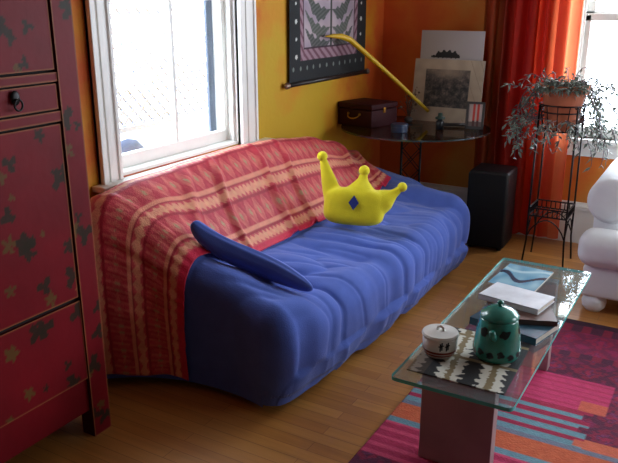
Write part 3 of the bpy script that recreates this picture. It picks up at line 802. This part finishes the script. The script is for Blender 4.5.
for x, y in cs_: q.tube([(x, y, .93), (PC[0] + (x - PC[0]) * .8, PC[1] + (y - PC[1]) * .8, .93)], .004, 6)
q.build('pot_basket', M_iron, ps)
pl = tag(empty('potted_plant', (PC[0], PC[1], .8)), 'trailing grey-green plant in a terracotta pot on the iron stand', 'plant'); pl.location = (0, 0, 0)
MB().lathe([(0, 0), (.078, 0), (.082, .01), (.116, .20), (.130, .20), (.135, .25), (.120, .25), (.112, .215), (0, .215)], (PC[0], PC[1], .80), 40).build('pot', M_terra, pl, smooth=False)
MB().lathe([(0, .205), (.1, .205), (.1, .222), (0, .226)], (PC[0], PC[1], .80), 24).build('soil', M_soil, pl)
random.seed(12); qs, ql = MB(), MB()
def leaf(p, d, L, wd_):
    d = d.normalized(); sd_ = d.cross(Vector((random.uniform(-1, 1), random.uniform(-1, 1), 1))).normalized(); up_ = sd_.cross(d)
    a = ql.bm.verts.new(p); m1 = ql.bm.verts.new(p + d * L * .45 + sd_ * wd_ - up_ * wd_ * .3); m2 = ql.bm.verts.new(p + d * L * .45 - sd_ * wd_ - up_ * wd_ * .3); mc = ql.bm.verts.new(p + d * L * .5 + up_ * wd_ * .35)
    e = ql.bm.verts.new(p + d * L - Vector((0, 0, L * .15)))
    ql.bm.faces.new((a, m1, mc)); ql.bm.faces.new((a, mc, m2)); ql.bm.faces.new((m1, e, mc)); ql.bm.faces.new((mc, e, m2))
for k in range(78):
    an = 2 * PI * k / 78 + random.uniform(-.1, .1); up0 = random.random()
    if k % 5 == 0: reach, droop, lift = random.uniform(.14, .30), random.uniform(-.03, .05), random.uniform(.06, .13)
    else: reach, droop, lift = random.uniform(.14, .27), random.uniform(.08, .36), random.uniform(.015, .06)
    if math.sin(an) > .5: reach *= .75
    if math.sin(an) < -.35: reach, droop, lift = .07, -.02, .05
    p0 = Vector((PC[0] + .06 * math.cos(an), PC[1] + .06 * math.sin(an), 1.02)); out = Vector((math.cos(an), math.sin(an), 0))
    path = []
    for i in range(13):
        t = i / 12; path.append(p0 + out * (reach * (1 - (1 - t) ** 1.7)) + Vector((0, 0, lift * math.sin(PI * min(1, t * 1.6)) * (1 if t < .62 else .3) - droop * t ** 1.9)) + Vector((.012 * math.sin(t * 9 + k), .012 * math.cos(t * 8 + k), 0)))
    qs.tube(path, .0022, 5)
    for i in range(3, 13):
        for rep in range(2 if i > 5 else 1):
            tan = (path[i] - path[i - 1]).normalized(); dd = tan * .4 + Vector((random.uniform(-1, 1), random.uniform(-1, 1), random.uniform(-.7, .5)))
            leaf(path[i], dd, random.uniform(.025, .055), random.uniform(.005, .009))
for k in range(34):
    an = 2 * PI * k / 34 + random.uniform(-.1, .1); reach, droop = random.uniform(.10, .22), random.uniform(.04, .24)
    p0 = Vector((PC[0] + .10 * math.cos(an), PC[1] + .10 * math.sin(an), .86)); out = Vector((math.cos(an), math.sin(an), 0)); path = []
    for i in range(10):
        t = i / 9; path.append(p0 + out * (reach * (1 - (1 - t) ** 1.7)) + Vector((0, 0, .02 * math.sin(PI * t) - droop * t ** 1.6)) + Vector((.01 * math.sin(t * 9 + k), 0, 0)))
    qs.tube(path, .002, 5)
    for i in range(3, 10):
        for rep in range(2):
            dd = (path[i] - path[i - 1]).normalized() * .4 + Vector((random.uniform(-1, 1), random.uniform(-1, 1), random.uniform(-.7, .5)))
            leaf(path[i], dd, random.uniform(.025, .055), random.uniform(.005, .009))
qs.build('stems', M_stem, pl, smooth=True); ql.build('foliage', M_leaf, pl)

# ------------------------------------------------------------------ armchair
ac = tag(empty('armchair', (-.07, 4.0, 0)), 'cream upholstered armchair with rolled arms at the right edge', 'armchair'); ac.location = (0, 0, 0)
AX0, AX1 = -.535, .40
q = MB(); q.box((AX0 + .02, 3.60, .085), (AX1 - .02, 4.45, .25)); q.build('base', M_cream, ac, bevel=.02)
def soft(name, a, c, bev, m=M_cream):
    o = MB().box(a, c).build(name, m, ac, bevel=bev, seg=6); return o
soft('seat_cushion', (AX0 - .015, 3.55, .245), (AX1 + .015, 3.74, .425), .07)
soft('seat_cushion', (AX0 + .17, 3.68, .245), (AX1 - .17, 4.28, .42), .05)
soft('backrest', (AX0 + .06, 4.24, .25), (AX1 - .06, 4.48, .82), .09)
for sx_, xc in ((-1, AX0 + .095), (1, AX1 - .095)):
    q = MB(); q.tube([(xc, 3.745, .545), (xc, 3.75, .545), (xc, 3.77, .545), (xc, 4.42, .55)], [.085, .105, .118, .118], 36); q.box((xc - .075, 3.78, .24), (xc + .075, 4.42, .56))
    o = q.build('arm', M_cream, ac, smooth=True, bevel=0)
for fx in (AX0 + .085, AX1 - .085):
    for fy in (3.66, 4.38): MB().lathe([(0, 0), (.035, 0), (.055, .022), (.06, .05), (.05, .088), (0, .088)], (fx, fy, 0), 24).build('foot', M_cream, ac, smooth=True)

# ------------------------------------------------------------------ rug
M_rug = mat('woven_wool_rug', attr=True, rough=0.95, bump=0.4, bscale=120, var=0.1, vscale=40)
RX0, RX1, RY0, RY1 = -.935, 1.25, 1.05, 3.46
def rug_paint(u, v):
    x = RX0 + (RX1 - RX0) * u; y = RY0 + (RY1 - RY0) * v
    j = nz(x * 30, y * 90, 0) * .5 + .5
    PUR, CRI, MAG, TEA, ORA, PNK = (70, 30, 56), (146, 26, 56), (188, 44, 98), (104, 140, 154), (202, 104, 64), (208, 88, 104)
    def ornate():
        d = (abs(((x * 7.2) % 1) - .5) + abs(((y * 6.3) % 1) - .5)) + .16 * nz(x * 45, y * 45, 2)
        c = PUR
        if .30 < d < .44: c = CRI
        if .16 < d < .24: c = (120, 60, 110)
        if d < .12: c = (184, 34, 74)
        if d > .78: c = (134, 30, 80)
        if math.sin(x * 95) * math.sin(y * 95) > .45: c = mixc(c, CRI, .65)
        return mixc(mixc(c, (98, 26, 62), .35), CRI, .3 * j)
    edge = min(x - RX0, RX1 - x)
    if y > 3.41: return mixc(PUR, (40, 14, 30), j)
    if y > 3.05:
        if y > 3.33 or 3.05 < y < 3.1: return mixc(PUR, CRI, (.8 if math.sin(x * 70) > .2 else .1))
        return mixc(ornate(), MAG, .25)
    if y > 2.86: return ornate()
    stp = -.24 - .04 * math.floor((y - 2.6) / .05) * 0
    if y > 2.61:
        if x < -.23 or x > .5:
            if -.33 < x < -.23 and y < 2.69: return mixc(ORA, MAG, .2)
            return mixc(mixc(MAG, PNK, .35 * j), CRI, .4 * (math.sin(y * 160) > .5))
        return ornate()
    if y > 2.36:
        if x < -.30 + .03 * (int(y * 22) % 2) or x > .55:
            t = (y - 2.36) / .0625
            return mixc(TEA, (110, 150, 160), j) if (t % 1) < .5 else mixc(CRI, MAG, .5 * j)
        return ornate() if y > 2.42 or x > .0 else mixc(ORA, PNK, j * .4)
    if y > 2.22: return mixc(ORA, (180, 66, 40), j * .6) if y < 2.33 else mixc(TEA, CRI, .2)
    if y > 2.19: return TEA
    if y > 1.97: return mixc(MAG, CRI, .3 + .5 * j) if math.sin(y * 120) > -.4 else mixc(PNK, MAG, .5)
    return ornate()
grid('rug', 330, 340, lambda u, v: (RX0 + (RX1 - RX0) * u + .004 * nz(v * 12, 1, 0) * (1 - u), RY0 + (RY1 - RY0) * v + .004 * nz(u * 12, 5, 0) * v, .009), M_rug, None, rug_paint, solid=.008)
tag(bpy.data.objects['rug'], 'magenta and purple woven rug with teal and orange stripes under coffee table', 'rug')

# ------------------------------------------------------------------ coffee table
GZ = .42
ct = tag(empty('coffee_table', (-.58, 2.42, 0)), 'long glass coffee table on grey metal pedestals, green glass edges', 'table'); ct.location = (0, 0, 0)
M_cglass = thin_glass('clear_green_glass', (226, 242, 240), 1.6, glare_haze=.06)  # whitish reflection haze mixed into the glass colour
M_cedge = mat('teal_glass_edge', (90, 214, 208), 0.1, spec=.8)
def rr(x0, x1, y0, y1, r, n=6):
    P = []
    for cx_, cy_, a0 in ((x1 - r, y0 + r, -PI / 2), (x1 - r, y1 - r, 0), (x0 + r, y1 - r, PI / 2), (x0 + r, y0 + r, PI)):
        for k in range(n + 1): t = a0 + PI / 2 * k / n; P.append((cx_ + r * math.cos(t), cy_ + r * math.sin(t)))
    return P
glass_slab('glass_top', rr(-.765, -.395, 1.805, 3.03, .018), GZ - .012, GZ, ct, M_cglass, M_cedge)
M_ped = mat('grey_brown_metal', (178, 156, 156), .4, metal=.1, var=.15, vscale=5, bump=.05)
for yy in (2.03, 2.86):
    MB().box((-.745, yy, .0095), (-.50, yy + .05, GZ - .012)).build('pedestal', M_ped, ct, bevel=.003, seg=2)
MB().box((-.728, 2.0285, .375), (-.712, 2.0295, .385)).build('sticker', mat('small_brass_sticker', (206, 160, 110), .5), ct)

# woven mat, near end of the glass
M_mat = mat('ikat_cloth', attr=True, rough=.9, bump=.2, bscale=200)
def mat_paint(u, v):
    W3 = (206, 204, 190); K = (34, 36, 38); O = (128, 112, 78)
    p = (u * 2.4 + .25 * v + .08 * nz(u * 30, v * 30, 1)) % 1; row = v * 2.2
    saw = abs(((v * 11 + .3 * math.sin(u * 20)) % 1) - .5) * (.5 + .9 * abs(nz(u * 4, v * 5, 3)))
    d = abs(p - .5) * 2
    if d < .30 + saw * .8: c = K
    elif d < .85: c = W3
    else: c = O
    if (row % 1) > .9: c = O
    if u < .18: c = mixc(c, (90, 72, 60), .6)
    return c
grid('woven_mat', 110, 130, lambda u, v: (-.735 + .30 * u - .012 * v, 1.865 + .36 * v, GZ + .0045), M_mat, None, mat_paint, solid=.003)
tag(bpy.data.objects['woven_mat'], 'black and white ikat-patterned cloth mat under the teapot', 'mat')

# magazine, far end
def mag_paint(u, v):
    c = mixc((92, 146, 172), (150, 190, 204), .5 + .8 * nz(u * 5, v * 3, 2))
    if abs(v - .45 - .16 * math.sin(u * 7 + 1)) < .07: c = (40, 62, 84)
    if abs(v - .8 + .1 * math.sin(u * 5)) < .05: c = (170, 204, 214)
    return c
mg = tag(empty('magazine', (-.60, 2.80, GZ)), 'pale blue magazine with dark wave picture at far end of coffee table', 'magazine'); mg.rotation_euler = (0, 0, math.radians(-4))
MB().box((-.125, -.12, .0005), (.06, .14, .006)).build('pages', M_pap, mg)
grid('cover', 80, 60, lambda u, v: (-.125 + .185 * u, -.12 + .26 * v, .0068), mat('glossy_print', attr=True, rough=.25), mg, mag_paint)

# books
def book(loc, rz, w_, d_, h_, cover, label, spine_left=True):
    t = tag(empty('book', loc), label, 'book', 'books stacked on the coffee table'); t.rotation_euler = (0, 0, math.radians(rz))
    mc = mat('book_cover', cover, .35, var=.12, vscale=18)
    q = MB(); q.box((-w_ / 2, -d_ / 2, 0), (w_ / 2, d_ / 2, .0025)); q.box((-w_ / 2, -d_ / 2, h_ - .0025), (w_ / 2, d_ / 2, h_)); q.box((-w_ / 2, -d_ / 2, 0), (w_ / 2, -d_ / 2 + .003, h_)) if spine_left else q.box((-w_ / 2, -d_ / 2, 0), (-w_ / 2 + .003, d_ / 2, h_))
    q.build('cover', mc, t)
    MB().box((-w_ / 2 + (.004 if not spine_left else .003), -d_ / 2 + (.004 if spine_left else .003), .0027), (w_ / 2 - .003, d_ / 2 - .003, h_ - .0027)).build('pages', M_pap, t)
    return t
book((-.535, 2.34, GZ), -14, .25, .17, .026, (52, 86, 104), 'dark teal book lying flat, bottom of the stack behind the teapot')
book((-.525, 2.385, GZ + .0262), 22, .22, .15, .018, (92, 66, 58), 'dark brown book skewed on the teal book below the white one')
book((-.565, 2.47, GZ + .0444), -10, .225, .15, .020, (222, 226, 232), 'white paperback book lying topmost on the coffee table stack')
q = None

# teapot
M_pot = mat('teal_green_enamel', (52, 140, 126), .22, var=.25, vscale=16, coat=.5)
tp = tag(empty('teapot', (-.525, 2.09, GZ + .005)), 'tall green enamel teapot with domed lid on the coffee table', 'teapot')
MB().lathe([(0, 0), (.060, 0), (.070, .006), (.074, .022), (.073, .045), (.067, .09), (.058, .128), (.056, .134), (0, .134)], n=48).build('pot_body', M_pot, tp, smooth=True)
ld = MB().lathe([(.058, .135), (.0605, .137), (.0605, .141), (.055, .150), (.038, .162), (.018, .169), (0, .171)], n=48, cap=True).build('lid', M_pot, tp, smooth=True)
MB().lathe([(0, .168), (.007, .168), (.006, .175), (.011, .181), (.009, .187), (0, .189)], n=24).build('knob', M_pot, ld, smooth=True)
MB().tube([(.004, -.060, .088), (.004, -.074, .100), (.004, -.084, .116)], [.014, .010, .008], 16).build('spout', M_pot, tp, smooth=True)
MB().tube([(.0, .058, .12), (0, .085, .115), (0, .098, .085), (0, .088, .055), (0, .068, .045)], .006, 10).build('handle', M_pot, tp, smooth=True)
M_motif = mat('dark_glaze_motif', (20, 40, 40), .3)
q = MB()
def rad_at(z):
    P = [(0.0, .060), (.006, .070), (.022, .074), (.045, .073), (.09, .067), (.128, .058)]
    for (a, ra), (c, rc) in zip(P, P[1:]):
        if z <= c: return ra + (rc - ra) * (z - a) / (c - a)
    return .057
def blob(az, zc, wa, hz, lobes):
    q = MB(); cvs = []; n = 22; c_ = None
    for k in range(n):
        t = 2 * PI * k / n; r = 1 + .55 * nz(math.cos(t) * 1.6 + az, math.sin(t) * 1.6, zc * 40)
        A = az + wa * r * math.cos(t); zz = zc + hz * r * math.sin(t); R = rad_at(zz) + .0008
        cvs.append(q.bm.verts.new((R * math.cos(A), R * math.sin(A), zz)))
    R = rad_at(zc) + .0014; c_ = q.bm.verts.new((R * math.cos(az), R * math.sin(az), zc))
    for k in range(n): q.bm.faces.new((c_, cvs[k], cvs[(k + 1) % n]))
    mo = q.build('painted_motif', M_motif, tp, smooth=True); mo['label'] = 'dark painted leaf motif'
for k in range(6):
    blob(-PI / 2 + .62 + k * PI / 3, .100, .24, .013, 5)
for k in range(14):
    blob(-PI / 2 + k * 2 * PI / 14, .030 + .006 * math.sin(k * 2), .16, .010, 4)


# lidded cup
M_china = mat('white_china', (232, 232, 226), .25, coat=.3)
cp = tag(empty('lidded_cup', (-.685, 2.01, GZ + .005)), 'white china cup with flat lid and dark marks beside the teapot', 'cup'); cp.scale = (1, 1, 1.18)
MB().lathe([(0, 0), (.040, 0), (.046, .006), (.052, .02), (.0545, .035), (.055, .058), (0, .058)], n=40).build('cup_body', M_china, cp, smooth=True)
l2 = MB().lathe([(0, .0585), (.0575, .0585), (.0585, .062), (.055, .067), (.03, .069), (0, .070)], n=40).build('lid', M_china, cp, smooth=False)
MB().tube([(-.010, 0, .068), (-.009, 0, .078), (0, 0, .082), (.009, 0, .078), (.010, 0, .068)], .004, 10).build('knob', M_china, l2, smooth=True)
q = MB(); q.lathe([(.0530, .018), (.0544, .024)], n=40, cap=False); q.lathe([(.0500, .010), (.0520, .0145)], n=40, cap=False); o = q.build('painted_band', mat('rust_glaze', (140, 50, 34), .3), cp, smooth=True); o['label'] = 'rust red painted bands'
for az in (-1.2, -.85, .6, 2.4):
    R = .0562; q = MB()
    for (da, dz) in ((0, 0), (.09, .003)):
        a = az + da; t = Vector((-math.sin(a), math.cos(a), 0)); c_ = Vector((R * math.cos(a), R * math.sin(a), .041 + dz))
        hw, hh_ = .0022, .011
        v = [q.bm.verts.new(c_ + t * s1 * hw + Vector((0, 0, s2 * hh_))) for s1, s2 in ((-1, -1), (1, -1), (1, 1), (-1, 1))]; q.bm.faces.new(v)
        c2 = c_ + Vector((0, 0, .002)); v = [q.bm.verts.new(c2 + t * s1 * .006 + Vector((0, 0, s2 * .0016))) for s1, s2 in ((-1, -1), (1, -1), (1, 1), (-1, 1))]; q.bm.faces.new(v)
    o = q.build('brush_mark', M_black, cp); o['label'] = 'black brush mark'
